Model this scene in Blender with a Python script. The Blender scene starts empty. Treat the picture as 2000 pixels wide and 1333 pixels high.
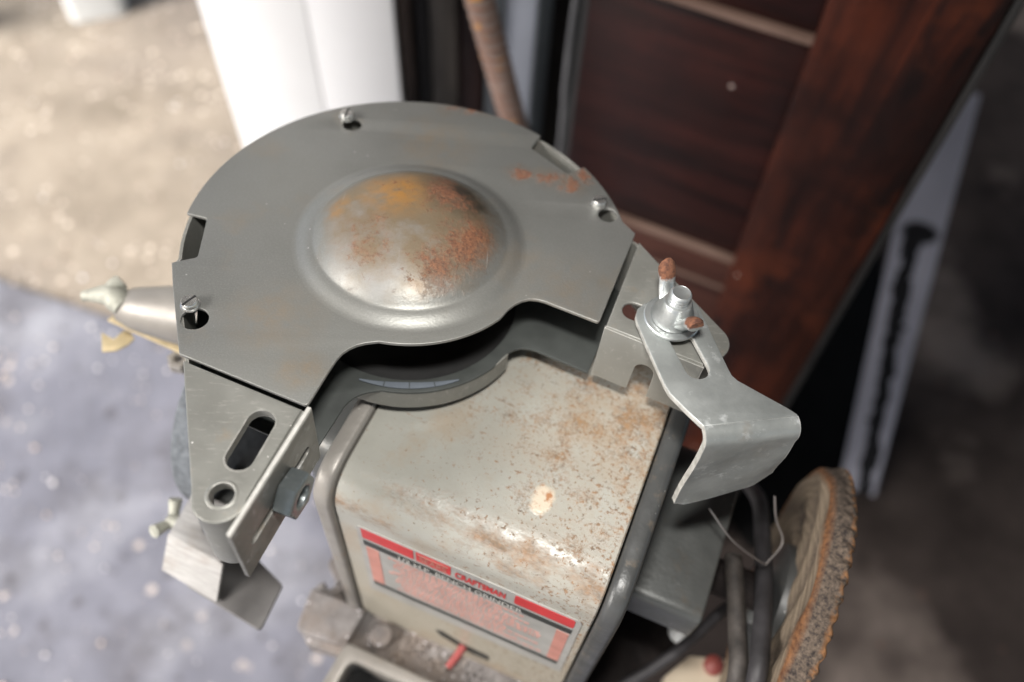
import bpy, bmesh, math, random
from mathutils import Vector, Matrix, noise as mnoise
random.seed(7)
S = bpy.context.scene
COL = S.collection
PI = math.pi
rad = math.radians

# ------------------------------------------------------------------ camera
cam_d = bpy.data.cameras.new('camera')
cam = bpy.data.objects.new('camera', cam_d); COL.objects.link(cam)
cam_d.sensor_width = 36.0; cam_d.lens = 28.8
cam_d.clip_start = 0.02; cam_d.clip_end = 100
cam.matrix_world = Matrix(((0.99900, -0.0240, -0.0379, 0.0293),
                           (0.0000, 0.8448, -0.5351, -0.2127),
                           (0.0448, 0.5346, 0.8439, 1.2000),
                           (0, 0, 0, 1)))
cam_d.dof.use_dof = True
cam_d.dof.focus_distance = 0.300
cam_d.dof.aperture_fstop = 4.5
S.camera = cam

# ------------------------------------------------------------------ daylight
SUN_EL, SUN_AZ = 44.0, 206.0          # azimuth: direction the light comes from, degrees counter-clockwise from +X
world = bpy.data.worlds.new('World'); S.world = world; world.use_nodes = True
wn = world.node_tree.nodes; wl = world.node_tree.links
bg = wn['Background']
sky = wn.new('ShaderNodeTexSky'); sky.sky_type = 'NISHITA'; sky.sun_disc = False
sky.sun_elevation = rad(SUN_EL); sky.sun_rotation = rad(90 - SUN_AZ)
sky.air_density = 1.0; sky.dust_density = 3.0; sky.ozone_density = 1.0
wl.new(sky.outputs[0], bg.inputs[0]); bg.inputs[1].default_value = 0.09
sd = bpy.data.lights.new('sun', 'SUN'); sd.energy = 5.0; sd.angle = rad(38); sd.color = (1.0, 0.96, 0.92)
sun = bpy.data.objects.new('sun', sd); COL.objects.link(sun)
dvec = Vector((math.cos(rad(SUN_EL)) * math.cos(rad(SUN_AZ)), math.cos(rad(SUN_EL)) * math.sin(rad(SUN_AZ)), math.sin(rad(SUN_EL))))
sun.rotation_euler = dvec.to_track_quat('Z', 'Y').to_euler()
sun.location = (-1, -1, 3)

# the flash unit above the lens lit the near things (crisp shadows just below every edge)
fd = bpy.data.lights.new('camera_flash', 'AREA'); fd.shape = 'RECTANGLE'; fd.size = .05; fd.size_y = .025; fd.energy = .86; fd.color = (1.0, .97, .93)
flash = bpy.data.objects.new('camera_flash', fd); COL.objects.link(flash)
fpos = Vector((.030, -.150, 1.255)); fdir = Vector((.075, .02, .92)) - fpos
flash.matrix_world = Matrix.Translation(fpos) @ fdir.to_track_quat('-Z', 'Y').to_matrix().to_4x4()

S.view_settings.view_transform = 'Standard'; S.view_settings.look = 'None'
S.view_settings.exposure = 1.0; S.view_settings.gamma = 1.0; S.view_settings.use_curve_mapping = False
S.render.engine = 'CYCLES'

# ------------------------------------------------------------------ material helpers
class NT:
    def __init__(self, name):
        self.m = bpy.data.materials.new(name); self.m.use_nodes = True
        self.n = self.m.node_tree.nodes; self.l = self.m.node_tree.links
        self.b = self.n['Principled BSDF']
        self.tc = self.n.new('ShaderNodeTexCoord')
        self.co = self.tc.outputs['Object']
    def put(self, sock, v):
        if isinstance(v, bpy.types.NodeSocket): self.l.new(v, sock)
        elif isinstance(v, (tuple, list)):
            v = tuple(v)
            if sock.type == 'RGBA' and len(v) == 3: v = v + (1,)
            sock.default_value = v
        else: sock.default_value = v
    def noise(self, scale, detail=4, rough=.55, vec=None, dist=0.0, col=False):
        n = self.n.new('ShaderNodeTexNoise'); self.l.new(vec or self.co, n.inputs['Vector'])
        n.inputs['Scale'].default_value = scale; n.inputs['Detail'].default_value = detail
        n.inputs['Roughness'].default_value = rough; n.inputs['Distortion'].default_value = dist
        return n.outputs['Color' if col else 'Fac']
    def voro(self, scale, feature='F1', vec=None, out='Distance'):
        n = self.n.new('ShaderNodeTexVoronoi'); n.feature = feature
        self.l.new(vec or self.co, n.inputs['Vector']); n.inputs['Scale'].default_value = scale
        return n.outputs[out]
    def wave(self, scale, dist=2, vec=None, detail=2, dirn='X'):
        n = self.n.new('ShaderNodeTexWave'); self.l.new(vec or self.co, n.inputs['Vector']); n.bands_direction = dirn
        n.inputs['Scale'].default_value = scale; n.inputs['Distortion'].default_value = dist; n.inputs['Detail'].default_value = detail
        return n.outputs['Fac']
    def map(self, v, a, b, c=0., d=1.):
        n = self.n.new('ShaderNodeMapRange'); n.clamp = True
        self.put(n.inputs['Value'], v)
        n.inputs['From Min'].default_value = a; n.inputs['From Max'].default_value = b
        n.inputs['To Min'].default_value = c; n.inputs['To Max'].default_value = d
        return n.outputs['Result']
    def math(self, op, a, b=0.0, c=None):
        n = self.n.new('ShaderNodeMath'); n.operation = op
        self.put(n.inputs[0], a); self.put(n.inputs[1], b)
        return n.outputs[0]
    def mul(self, a, b): return self.math('MULTIPLY', a, b)
    def add(self, a, b): return self.math('ADD', a, b)
    def mx(self, a, b): return self.math('MAXIMUM', a, b)
    def vadd(self, a, b, op='ADD'):
        n = self.n.new('ShaderNodeVectorMath'); n.operation = op
        self.put(n.inputs[0], a); self.put(n.inputs[1], b); return n.outputs['Vector']
    def scalevec(self, v, s):
        n = self.n.new('ShaderNodeMapping'); self.l.new(v, n.inputs['Vector']); n.inputs['Scale'].default_value = s
        return n.outputs['Vector']
    def warp(self, scale, amt):
        c = self.noise(scale, 3, .6, col=True)
        c = self.vadd(c, (.5, .5, .5), 'SUBTRACT')
        n = self.n.new('ShaderNodeVectorMath'); n.operation = 'SCALE'; self.l.new(c, n.inputs[0]); n.inputs['Scale'].default_value = amt
        return self.vadd(self.co, n.outputs['Vector'])
    def blob(self, p, r, soft=.5, vec=None, sc=(1, 1, 1)):
        v = self.vadd(vec or self.co, p, 'SUBTRACT')
        v = self.vadd(v, sc, 'MULTIPLY')
        n = self.n.new('ShaderNodeVectorMath'); n.operation = 'LENGTH'; self.l.new(v, n.inputs[0])
        return self.map(n.outputs['Value'], r, r * (1 - soft))
    def mix(self, f, a, b):
        n = self.n.new('ShaderNodeMix'); n.data_type = 'RGBA'
        self.put(n.inputs[0], f); self.put(n.inputs[6], a); self.put(n.inputs[7], b)
        return n.outputs[2]
    def sep(self, v=None):
        n = self.n.new('ShaderNodeSeparateXYZ'); self.l.new(v or self.co, n.inputs[0]); return n.outputs
    def comb(self, x, y, z):
        n = self.n.new('ShaderNodeCombineXYZ'); self.put(n.inputs[0], x); self.put(n.inputs[1], y); self.put(n.inputs[2], z); return n.outputs[0]
    def bump(self, h, strength=.3, dist=.001, prev=None):
        n = self.n.new('ShaderNodeBump'); n.inputs['Strength'].default_value = strength; n.inputs['Distance'].default_value = dist
        self.put(n.inputs['Height'], h)
        if prev: self.l.new(prev, n.inputs['Normal'])
        return n.outputs['Normal']
    def edge(self, r=.0007, lo=.02, hi=.22):
        b = self.n.new('ShaderNodeBevel'); b.samples = 4; b.inputs['Radius'].default_value = r
        g = self.n.new('ShaderNodeNewGeometry')
        d = self.n.new('ShaderNodeVectorMath'); d.operation = 'DOT_PRODUCT'
        self.l.new(b.outputs[0], d.inputs[0]); self.l.new(g.outputs['Normal'], d.inputs[1])
        return self.map(self.math('SUBTRACT', 1.0, d.outputs['Value']), lo, hi)
    def done(self, base, rough=.5, metal=0., normal=None, spec=None, coat=None):
        self.put(self.b.inputs['Base Color'], base); self.put(self.b.inputs['Roughness'], rough); self.put(self.b.inputs['Metallic'], metal)
        if normal: self.l.new(normal, self.b.inputs['Normal'])
        if spec is not None: self.b.inputs['Specular IOR Level'].default_value = spec
        return self.m

def simple(name, base, rough=.5, metal=0., var=.25, scale=40, bump=.0, bscale=200, spec=None, dark=None, bdist=.0006):
    t = NT(name)
    f = t.noise(scale, 5, .6)
    lo = dark or tuple(c * (1 - var) for c in base)
    hi = tuple(min(1, c * (1 + var * .6)) for c in base)
    c = t.mix(t.map(f, .3, .72), lo, hi)
    nr = t.bump(t.noise(bscale, 3, .6), bump, bdist) if bump else None
    return t.done(c, t.map(t.noise(scale * 1.7, 3), .3, .7, rough * .85, min(1, rough * 1.15)), metal, nr, spec)

# ------------------------------------------------------------------ mesh helpers
def finish(bm, name, mat, parent=None, smooth=True, ang=32, loc=None):
    bmesh.ops.recalc_face_normals(bm, faces=bm.faces)
    for f in bm.faces: f.smooth = smooth
    if smooth:
        lim = rad(ang)
        for e in bm.edges:
            if len(e.link_faces) == 2:
                try: e.smooth = e.calc_face_angle() < lim
                except Exception: e.smooth = False
            else: e.smooth = False
    me = bpy.data.meshes.new(name); bm.to_mesh(me); bm.free()
    if mat: me.materials.append(mat)
    o = bpy.data.objects.new(name, me); COL.objects.link(o)
    if parent: o.parent = parent
    if loc: o.location = loc
    return o
def join(bm, bm2):
    me = bpy.data.meshes.new('tmp'); bm2.to_mesh(me); bm2.free(); bm.from_mesh(me); bpy.data.meshes.remove(me)
def empty(name, mw=None):
    o = bpy.data.objects.new(name, None); COL.objects.link(o); o.empty_display_size = .02
    if mw: o.matrix_world = mw
    return o
def tag(o, label, cat, group=None, kind=None):
    if label: o['label'] = label
    if cat: o['category'] = cat
    if group: o['group'] = group
    if kind: o['kind'] = kind
    return o

def circle(cx, cy, r, n=40, a0=0, a1=360):
    full = abs(a1 - a0) >= 360
    k = n if full else n + 1
    return [(cx + r * math.cos(rad(a0 + (a1 - a0) * i / n)), cy + r * math.sin(rad(a0 + (a1 - a0) * i / n))) for i in range(k)]
def slotpts(c1, c2, r, n=12):
    a = math.degrees(math.atan2(c2[1] - c1[1], c2[0] - c1[0]))
    return circle(c1[0], c1[1], r, n, a + 90, a + 270) + circle(c2[0], c2[1], r, n, a - 90, a + 90)
def rounded(poly, r, n=5):
    """round the corners of a polygon; r number or list"""
    out = []; N = len(poly)
    for i in range(N):
        p0 = Vector(poly[i - 1]); p = Vector(poly[i]); p1 = Vector(poly[(i + 1) % N])
        ri = r[i] if isinstance(r, (list, tuple)) else r
        if ri <= 0: out.append(tuple(p)); continue
        d0 = (p0 - p); d1 = (p1 - p)
        l0, l1 = d0.length, d1.length
        d0.normalize(); d1.normalize()
        an = d0.angle(d1, PI)
        t = min(ri / max(math.tan(an / 2), 1e-4), l0 * .45, l1 * .45)
        a = p + d0 * t; b = p + d1 * t
        for k in range(n + 1):
            u = k / n
            out.append(tuple(a * (1 - u) ** 2 + p * 2 * u * (1 - u) + b * u * u))
    return out
def sheet_bm(outer, holes=(), top=0.0, thick=.0015, bev=.0003, bres=2):
    """flat sheet in XY with holes and rounded edges; its upper face lies at z=top"""
    cu = bpy.data.curves.new('tmp', 'CURVE'); cu.dimensions = '2D'; cu.fill_mode = 'BOTH'
    cu.extrude = max(thick / 2 - bev, 0); cu.bevel_depth = bev; cu.bevel_resolution = bres; cu.offset = -bev
    for loop in [outer] + list(holes):
        sp = cu.splines.new('POLY'); sp.points.add(len(loop) - 1)
        for p, q in zip(sp.points, loop): p.co = (q[0], q[1], 0, 1)
        sp.use_cyclic_u = True
    ob = bpy.data.objects.new('tmp', cu); COL.objects.link(ob)
    dg = bpy.context.evaluated_depsgraph_get()
    me = bpy.data.meshes.new_from_object(ob.evaluated_get(dg))
    bm = bmesh.new(); bm.from_mesh(me)
    bpy.data.objects.remove(ob); bpy.data.curves.remove(cu); bpy.data.meshes.remove(me)
    bmesh.ops.remove_doubles(bm, verts=bm.verts, dist=1e-6)
    for v in bm.verts: v.co.z += top - thick / 2
    return bm
def xf(bm, m):
    bmesh.ops.transform(bm, matrix=m, verts=bm.verts); return bm
def frame(o, x, y, z):
    o = Vector(o); x = Vector(x); y = Vector(y); z = Vector(z)
    return Matrix(((x.x, y.x, z.x, o.x), (x.y, y.y, z.y, o.y), (x.z, y.z, z.z, o.z), (0, 0, 0, 1)))
def zframe(o, z, xhint=(1, 0, 0)):
    z = Vector(z).normalized(); x = Vector(xhint); x = (x - z * x.dot(z)).normalized(); return frame(o, x, z.cross(x), z)
def box_bm(x0, x1, y0, y1, z0, z1, bev=0., seg=2):
    bm = bmesh.new(); bmesh.ops.create_cube(bm, size=1)
    for v in bm.verts:
        v.co = Vector(((x0 + x1) / 2 + v.co.x * (x1 - x0), (y0 + y1) / 2 + v.co.y * (y1 - y0), (z0 + z1) / 2 + v.co.z * (z1 - z0)))
    if bev: bmesh.ops.bevel(bm, geom=list(bm.edges), offset=bev, segments=seg, profile=.5, affect='EDGES')
    return bm
def hull_prism(poly, z0, z1, bev=0., seg=2):
    bm = bmesh.new()
    a = [bm.verts.new((p[0], p[1], z0)) for p in poly]; b = [bm.verts.new((p[0], p[1], z1)) for p in poly]
    n = len(poly)
    bm.faces.new(a[::-1]); bm.faces.new(b)
    for i in range(n): bm.faces.new((a[i], a[(i + 1) % n], b[(i + 1) % n], b[i]))
    bmesh.ops.recalc_face_normals(bm, faces=bm.faces)
    if bev:
        es = [e for e in bm.edges if e.calc_face_angle(0) > rad(25)]
        bmesh.ops.bevel(bm, geom=es, offset=bev, segments=seg, profile=.5, affect='EDGES', clamp_overlap=True)
    return bm
def lathe_bm(prof, n=48, rfun=None, closed_top=True):
    """prof: list of (r, z); spun round Z"""
    bm = bmesh.new(); rows = []
    for (r, z) in prof:
        if r <= 1e-7: rows.append([bm.verts.new((0, 0, z))]); continue
        row = []
        for k in range(n):
            a = 2 * PI * k / n; rr, zz = (r, z) if rfun is None else rfun(r, z, a)
            row.append(bm.verts.new((rr * math.cos(a), rr * math.sin(a), zz)))
        rows.append(row)
    for A, B in zip(rows, rows[1:]):
        if len(A) == 1 and len(B) == 1: continue
        for k in range(n):
            k2 = (k + 1) % n
            if len(A) == 1: bm.faces.new((A[0], B[k], B[k2]))
            elif len(B) == 1: bm.faces.new((A[k], A[k2], B[0]))
            else: bm.faces.new((A[k], A[k2], B[k2], B[k]))
    return bm
def catmull(pts, n=8):
    P = [Vector(p) for p in pts]; P = [P[0] * 2 - P[1]] + P + [P[-1] * 2 - P[-2]]; out = []
    for i in range(1, len(P) - 2):
        for k in range(n):
            t = k / n; a, b, c, d = P[i - 1], P[i], P[i + 1], P[i + 2]
            out.append(.5 * ((2 * b) + (c - a) * t + (2 * a - 5 * b + 4 * c - d) * t * t + (3 * b - a - 3 * c + d) * t ** 3))
    out.append(P[-2]); return out
def tube_bm(pts, r, n=12, rf=None):
    bm = bmesh.new(); rows = []
    up = Vector((.123, .31, .94)).normalized()
    for i, p in enumerate(pts):
        d = (pts[min(i + 1, len(pts) - 1)] - pts[max(i - 1, 0)]).normalized()
        x = (up - d * up.dot(d)).normalized(); y = d.cross(x); up = x if abs(d.dot(x)) < .1 else up
        rr = r if rf is None else rf(i / (len(pts) - 1))
        rows.append([bm.verts.new(p + (x * math.cos(2 * PI * k / n) + y * math.sin(2 * PI * k / n)) * rr) for k in range(n)])
    for A, B in zip(rows, rows[1:]):
        for k in range(n): bm.faces.new((A[k], A[(k + 1) % n], B[(k + 1) % n], B[k]))
    bm.faces.new(rows[0][::-1]); bm.faces.new(rows[-1])
    return bm
def ribbon_bm(path, z0, z1, th, closed=False):
    """thin wall following a 2D path (thickness to the left of travel)"""
    bm = bmesh.new(); n = len(path); P = [Vector(p) for p in path]; rows = []
    for i in range(n):
        if closed: d = P[(i + 1) % n] - P[i - 1]
        else: d = P[min(i + 1, n - 1)] - P[max(i - 1, 0)]
        d.normalize(); nn = Vector((-d.y, d.x)); q = P[i] + nn * th
        rows.append([bm.verts.new((P[i].x, P[i].y, z0)), bm.verts.new((P[i].x, P[i].y, z1)), bm.verts.new((q.x, q.y, z1)), bm.verts.new((q.x, q.y, z0))])
    m = n if closed else n - 1
    for i in range(m):
        A = rows[i]; B = rows[(i + 1) % n]
        for k in range(4): bm.faces.new((A[k], B[k], B[(k + 1) % 4], A[(k + 1) % 4]))
    if not closed: bm.faces.new(rows[0]); bm.faces.new(rows[-1][::-1])
    return bm
def mm(*p): return [(a * .001, b * .001) for a, b in p]

# ------------------------------------------------------------------ materials
def guard_paint():
    t = NT('grey_hammered_paint')
    big = t.noise(18, 4, .6); fine = t.noise(1500, 2, .6)
    c = t.mix(t.map(big, .3, .7), (.165, .167, .156), (.215, .217, .205))
    c = t.mix(t.mul(t.map(fine, .45, .75), .28), c, (.34, .34, .325))
    w = t.warp(60, .012)
    # faint tan film here and there
    tan = t.map(t.noise(34, 5, .6), .56, .72)
    c = t.mix(t.mul(tan, .30), c, (.29, .21, .125))
    sm = t.mx(t.mul(t.blob((-.047, -.044, 0), .022, .95, w), .55), t.mx(t.mul(t.blob((-.034, -.066, 0), .012, .95, w), .8), t.mx(t.mul(t.blob((.008, .062, 0), .024, .95, w), .45), t.mul(t.blob((.062, -.020, 0), .022, .95, w), .35))))
    c = t.mix(t.mul(sm, t.map(t.noise(120, 5, .7), .34, .62)), c, (.27, .185, .10))
    c = t.mix(t.mul(t.map(t.noise(7, 3, .5), .42, .64), .30), c, (.285, .287, .265))
    # dome: worn and rusted (shapes in the guard's own coordinates)
    X = t.sep()
    rr = t.math('SQRT', t.add(t.mul(X[0], X[0]), t.mul(X[1], X[1])))
    ondome = t.mul(t.map(t.add(rr, t.mul(t.math('SUBTRACT', t.noise(70, 5, .65), .5), .022)), .0385, .0290), t.map(X[2], .0022, .0034))
    stain = t.map(t.add(t.noise(55, 5, .62), t.map(t.add(X[1], t.mul(X[0], .35)), -.03, .02, -.02, .24)), .32, .60)
    c = t.mix(t.mul(ondome, .85), c, t.mix(stain, (.235, .232, .222), (.165, .122, .070)))
    yellow = t.mx(t.blob((-.006, .014, .012), .019, .8, w), t.mx(t.blob((-.0285, .006, .006), .010, .8, w), t.mul(t.blob((.006, -.034, .004), .008, .8, w), .45)))
    c = t.mix(t.mul(t.mul(yellow, ondome), t.map(t.noise(130, 5, .7), .30, .56)), c, (.34, .17, .045))
    dark = t.mx(t.blob((.023, .018, .008), .022, .7, w), t.mx(t.mul(t.blob((.030, .002, .004), .014, .8, w), .8), t.mul(t.blob((.029, -.022, .004), .016, .9, w), .6)))
    c = t.mix(t.mul(t.mul(dark, ondome), t.map(t.noise(110, 5, .7), .28, .48, 0, .95)), c, (.030, .028, .024))
    reg = t.mx(t.blob((.024, -.010, .008), .021, .7, w), t.mx(t.blob((.012, -.022, .006), .017, .8, w), t.mx(t.blob((.014, .012, .012), .016, .8, w), t.mx(t.blob((.012, .026, .006), .012, .8, w), t.mul(t.blob((-.012, -.012, .008), .026, .9, w), .55)))))
    spk = t.noise(420, 6, .72)
    brk = t.map(t.noise(75, 6, .72), .34, .60)
    c = t.mix(t.mul(t.mul(t.mul(reg, brk), ondome), .78), c, t.mix(t.map(t.noise(160, 4), .35, .65), (.105, .062, .034), (.215, .115, .052)))
    rust = t.map(t.add(t.mul(reg, .34), t.add(t.mul(spk, .66), t.mul(brk, .14))), .56, .74)
    rust = t.mul(t.mul(rust, ondome), t.map(reg, .02, .25))
    spots = t.mul(t.map(t.noise(330, 5, .75), .590, .66), t.mul(ondome, t.map(t.noise(40, 3), .42, .56)))
    # rust beside the notch and on the rim
    r2reg = t.mx(t.blob((.0450, .0450, 0), .0110, .9, w), t.mx(t.blob((.0570, .0430, 0), .0105, .9, w), t.mx(t.blob((.0660, .0405, 0), .0105, .9, w), t.mx(t.blob((.0735, .0470, 0), .0100, .9, w), t.blob((.0195, .0890, 0), .0120, .9, w, (.6, 1.5, 1))))))
    rust2 = t.map(t.add(t.mul(r2reg, .30), t.add(t.mul(spk, .45), t.mul(t.noise(150, 5, .7), .45))), .62, .70)
    rust2 = t.mul(rust2, t.map(r2reg, .02, .15))
    c = t.mix(t.mul(t.map(r2reg, .1, .9), .35), c, (.20, .13, .08))
    allr = t.mx(t.mx(rust, spots), rust2)
    rc = t.mix(t.map(t.noise(700, 4, .7), .35, .65), (.080, .032, .019), (.235, .095, .044))
    c = t.mix(t.mul(allr, .92), c, rc)
    for rot, sc_, th_ in ((.5, (420, 9, 9), .735), (1.9, (380, 8, 8), .745), (2.7, (300, 12, 12), .75)):
        mp = t.n.new('ShaderNodeMapping'); t.l.new(t.co, mp.inputs['Vector']); mp.inputs['Rotation'].default_value = (0, 0, rot); mp.inputs['Scale'].default_value = sc_
        sl = t.mul(t.map(t.noise(1.6, 3, .6, mp.outputs['Vector']), th_ - .04, th_), t.map(t.noise(28, 2), .48, .6))
        c = t.mix(t.mul(sl, .45), c, (.36, .36, .34))
    gr = t.map(t.noise(9, 5, .65), .50, .70)
    c = t.mix(t.mul(gr, .34), c, (.105, .10, .082))
    # white nicks
    nick = t.math('LESS_THAN', t.voro(150), .055)
    nick = t.mul(t.mul(nick, t.map(t.noise(60, 2), .52, .56)), t.math('SUBTRACT', 1.0, ondome))
    c = t.mix(t.mul(nick, .6), c, (.55, .55, .52))
    ew = t.mul(t.edge(.0007), t.map(t.noise(130, 4, .7), .42, .62))
    c = t.mix(t.mul(ew, .75), c, (.62, .58, .54))
    h = t.add(t.mul(t.noise(900, 3, .6), .30), t.mul(t.mx(allr, t.mul(t.mul(reg, ondome), .5)), t.mul(spk, 3.2)))
    nr = t.bump(h, .32, .0008)
    rough = t.mix(allr, t.mix(ondome, (.42, .42, .42), (.52, .52, .52)), (.9, .9, .9))
    metal = t.mul(t.math('SUBTRACT', 1.0, allr), t.map(ondome, 0, 1, .45, .25))
    return t.done(c, rough, metal, nr)
M_GUARD = guard_paint()

def casing_paint():
    t = NT('grey_casing_paint')
    c = t.mix(t.map(t.noise(26, 5, .6), .3, .7), (.19, .19, .172), (.25, .25, .228))
    sc = t.scalevec(t.co, (60, 260, 60))
    c = t.mix(t.mul(t.map(t.noise(3, 5, .7, sc), .56, .74), .45), c, (.46, .45, .41))
    c = t.mix(t.mul(t.map(t.noise(60, 5, .7), .60, .74), .35), c, (.27, .19, .11))
    nick = t.mul(t.math('LESS_THAN', t.voro(170), .06), t.map(t.noise(70, 2), .54, .58))
    c = t.mix(t.mul(nick, .8), c, (.8, .79, .75))
    ew = t.mul(t.edge(.0008), t.map(t.noise(110, 4, .7), .38, .60))
    c = t.mix(t.mul(ew, .8), c, (.66, .64, .60))
    nr = t.bump(t.noise(800, 3, .6), .16, .0006)
    return t.done(c, t.map(t.noise(120, 4), .3, .7, .36, .52), .35, nr)
M_CASE = casing_paint()

def zinc(name, c0, c1, rough=.38, metal=.75, edge=False):
    t = NT(name)
    c = t.mix(t.map(t.noise(55, 5, .65), .32, .68), c0, c1)
    c = t.mix(t.mul(t.map(t.noise(140, 5, .7), .58, .72), .5), c, (.72, .74, .74))
    c = t.mix(t.mul(t.map(t.noise(45, 4, .7), .62, .74), .4), c, (.20, .15, .10))
    if edge: c = t.mix(t.mul(t.mul(t.edge(.0007), t.map(t.noise(160, 4, .7), .34, .56)), .85), c, (.80, .80, .77))
    nr = t.bump(t.add(t.noise(420, 4, .65), t.mul(t.noise(60, 2), 2.0)), .14, .0008)
    return t.done(c, t.map(t.noise(90, 4), .3, .7, rough * .8, rough * 1.3), metal, nr)
M_ZINC = zinc('dull_zinc_plate', (.23, .245, .238), (.33, .345, .335), .45, .5, True)
M_BRIGHT = zinc('bright_zinc', (.40, .42, .415), (.56, .585, .575), .36, .8)
M_NUT = zinc('dark_steel_nut', (.15, .172, .175), (.24, .262, .262), .34, .7)
M_SCREW = zinc('screw_steel', (.55, .56, .54), (.74, .74, .71), .24, .9)
M_PLATE = zinc('slide_plate_steel', (.15, .146, .130), (.22, .213, .193), .42, .5, True)
M_EDGE = simple('bare_metal_edge', (.78, .77, .72), .35, .5, .15, 300)
def rustmat(name, a, b, scale=300):
    t = NT(name)
    c = t.mix(t.map(t.noise(scale, 5, .7), .32, .68), a, b)
    return t.done(c, .92, 0, t.bump(t.noise(scale * 3, 4, .7), .7, .001))
M_RUST = rustmat('orange_rust', (.22, .065, .026), (.50, .20, .09))

def motor_paint():
    t = NT('cream_motor_paint')
    X = t.sep()
    c = t.mix(t.map(t.noise(14, 5, .6), .3, .7), (.29, .285, .250), (.385, .380, .340))
    # grime on the upright front
    c = t.mix(t.mul(t.map(X[2], .872, .80), .6), c, (.33, .29, .22))
    reg = t.map(X[0], -.03, .06, .0, .11)       # more rust towards the buffing wheel end
    top = t.mul(t.map(X[2], .845, .885, .0, .12), t.map(X[1], -.050, .015, .25, 1.15))
    sp = t.noise(95, 6, .68)
    ru = t.map(t.add(t.add(t.add(t.mul(sp, .6), t.mul(t.noise(620, 4, .75), .45)), reg), top), .705, .83)
    sp2 = t.map(t.add(t.noise(520, 4, .7), t.mul(reg, .9)), .625, .70)
    strk = t.noise(3.2, 6, .72, t.scalevec(t.co, (34, 70, 60)))
    ru3 = t.mul(t.map(t.add(strk, t.mul(top, .4)), .655, .74), t.map(X[2], .80, .84))
    fold = t.mul(t.mul(t.map(X[1], -.032, -.041), t.map(X[2], .868, .880)), t.map(t.noise(60, 6, .72, t.scalevec(t.co, (.5, 1, 1))), .50, .66))
    allr = t.mx(t.mx(t.mul(ru, .85), t.mul(fold, .8)), t.mx(t.mul(sp2, .85), t.mul(ru3, .8)))
    rc = t.mix(t.map(t.noise(240, 4, .7), .35, .65), (.085, .045, .020), (.27, .130, .048))
    c = t.mix(t.mul(allr, .95), c, rc)
    film = t.mx(t.mul(t.mul(t.map(t.noise(30, 6, .7), .38, .62), t.mul(top, 6.0)), t.map(X[0], -.02, .045)), t.mul(t.map(t.noise(26, 5, .7), .52, .70), .6))
    c = t.mix(t.mul(film, .62), c, (.30, .185, .085))
    w = t.warp(220, .006)
    splat = t.blob((.0265, -.0235, .892), .0060, .35, w, (1.15, .8, 1))
    c = t.mix(splat, c, t.mix(t.map(t.noise(260, 4), .52, .64), (.58, .50, .39), (.36, .17, .075)))
    nr = t.bump(t.add(t.noise(700, 3, .6), t.add(t.mul(allr, 1.4), t.mul(splat, 3))), .2, .0006)
    return t.done(c, t.mix(allr, (.31, .31, .31), (.85, .85, .85)), 0, nr, .5)
M_MOTOR = motor_paint()
def cap_paint(name, c0, c1, dust):
    t = NT(name)
    c = t.mix(t.map(t.noise(30, 5, .6), .3, .7), c0, c1)
    c = t.mix(t.mul(t.map(t.noise(70, 5, .7), .58, .72), .5), c, dust)
    nick = t.mul(t.math('LESS_THAN', t.voro(240), .06), t.map(t.noise(80, 2), .53, .57))
    c = t.mix(t.mul(nick, .8), c, (.75, .74, .70))
    return t.done(c, t.map(t.noise(90, 4), .3, .7, .32, .5), .25, t.bump(t.noise(500, 3), .2, .0006))
M_CAP = cap_paint('dark_grey_end_cap', (.055, .057, .057), (.085, .087, .085), (.26, .20, .14))
M_CAPL = cap_paint('dusty_grey_end_cap', (.23, .215, .195), (.32, .30, .27), (.36, .27, .18))
M_BELL = cap_paint('end_bell_grey', (.075, .08, .078), (.115, .118, .112), (.13, .10, .07))
def dusty():
    t = NT('dust_covered_casting')
    c = t.mix(t.map(t.noise(60, 6, .7), .35, .66), (.125, .113, .108), (.27, .255, .248))
    c = t.mix(t.map(t.noise(24, 4, .6), .5, .66), c, (.20, .165, .14))
    gl = t.mul(t.math('LESS_THAN', t.voro(260), .13), t.map(t.noise(50, 2), .46, .52))
    c = t.mix(gl, c, (.78, .75, .78))
    return t.done(c, .85, 0, t.bump(t.noise(240, 5, .7), .3, .0008), .2)
M_DUST = dusty()
M_SHADE = simple('underside_shade_black', (.016, .012, .011), .75, 0, .6, 90, .4, 300, spec=.2)  # near-black that holds the shade below the end bell
M_BASE = cap_paint('base_casting_grey', (.22, .205, .185), (.30, .28, .25), (.34, .26, .18))
M_BLACK = simple('black_slot', (.012, .012, .012), .8)
M_RED = simple('red_print', (.46, .035, .038), .45, 0, .18, 60)
M_PINK = simple('faded_pink_print', (.46, .21, .17), .5, 0, .2, 120)
M_PRINTBLACK = simple('black_print', (.028, .03, .028), .5)
M_LABEL = simple('label_silver_grey', (.34, .335, .315), .4, .1, .22, 60)
M_LEVER = simple('red_switch_plastic', (.33, .07, .065), .55)

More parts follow.
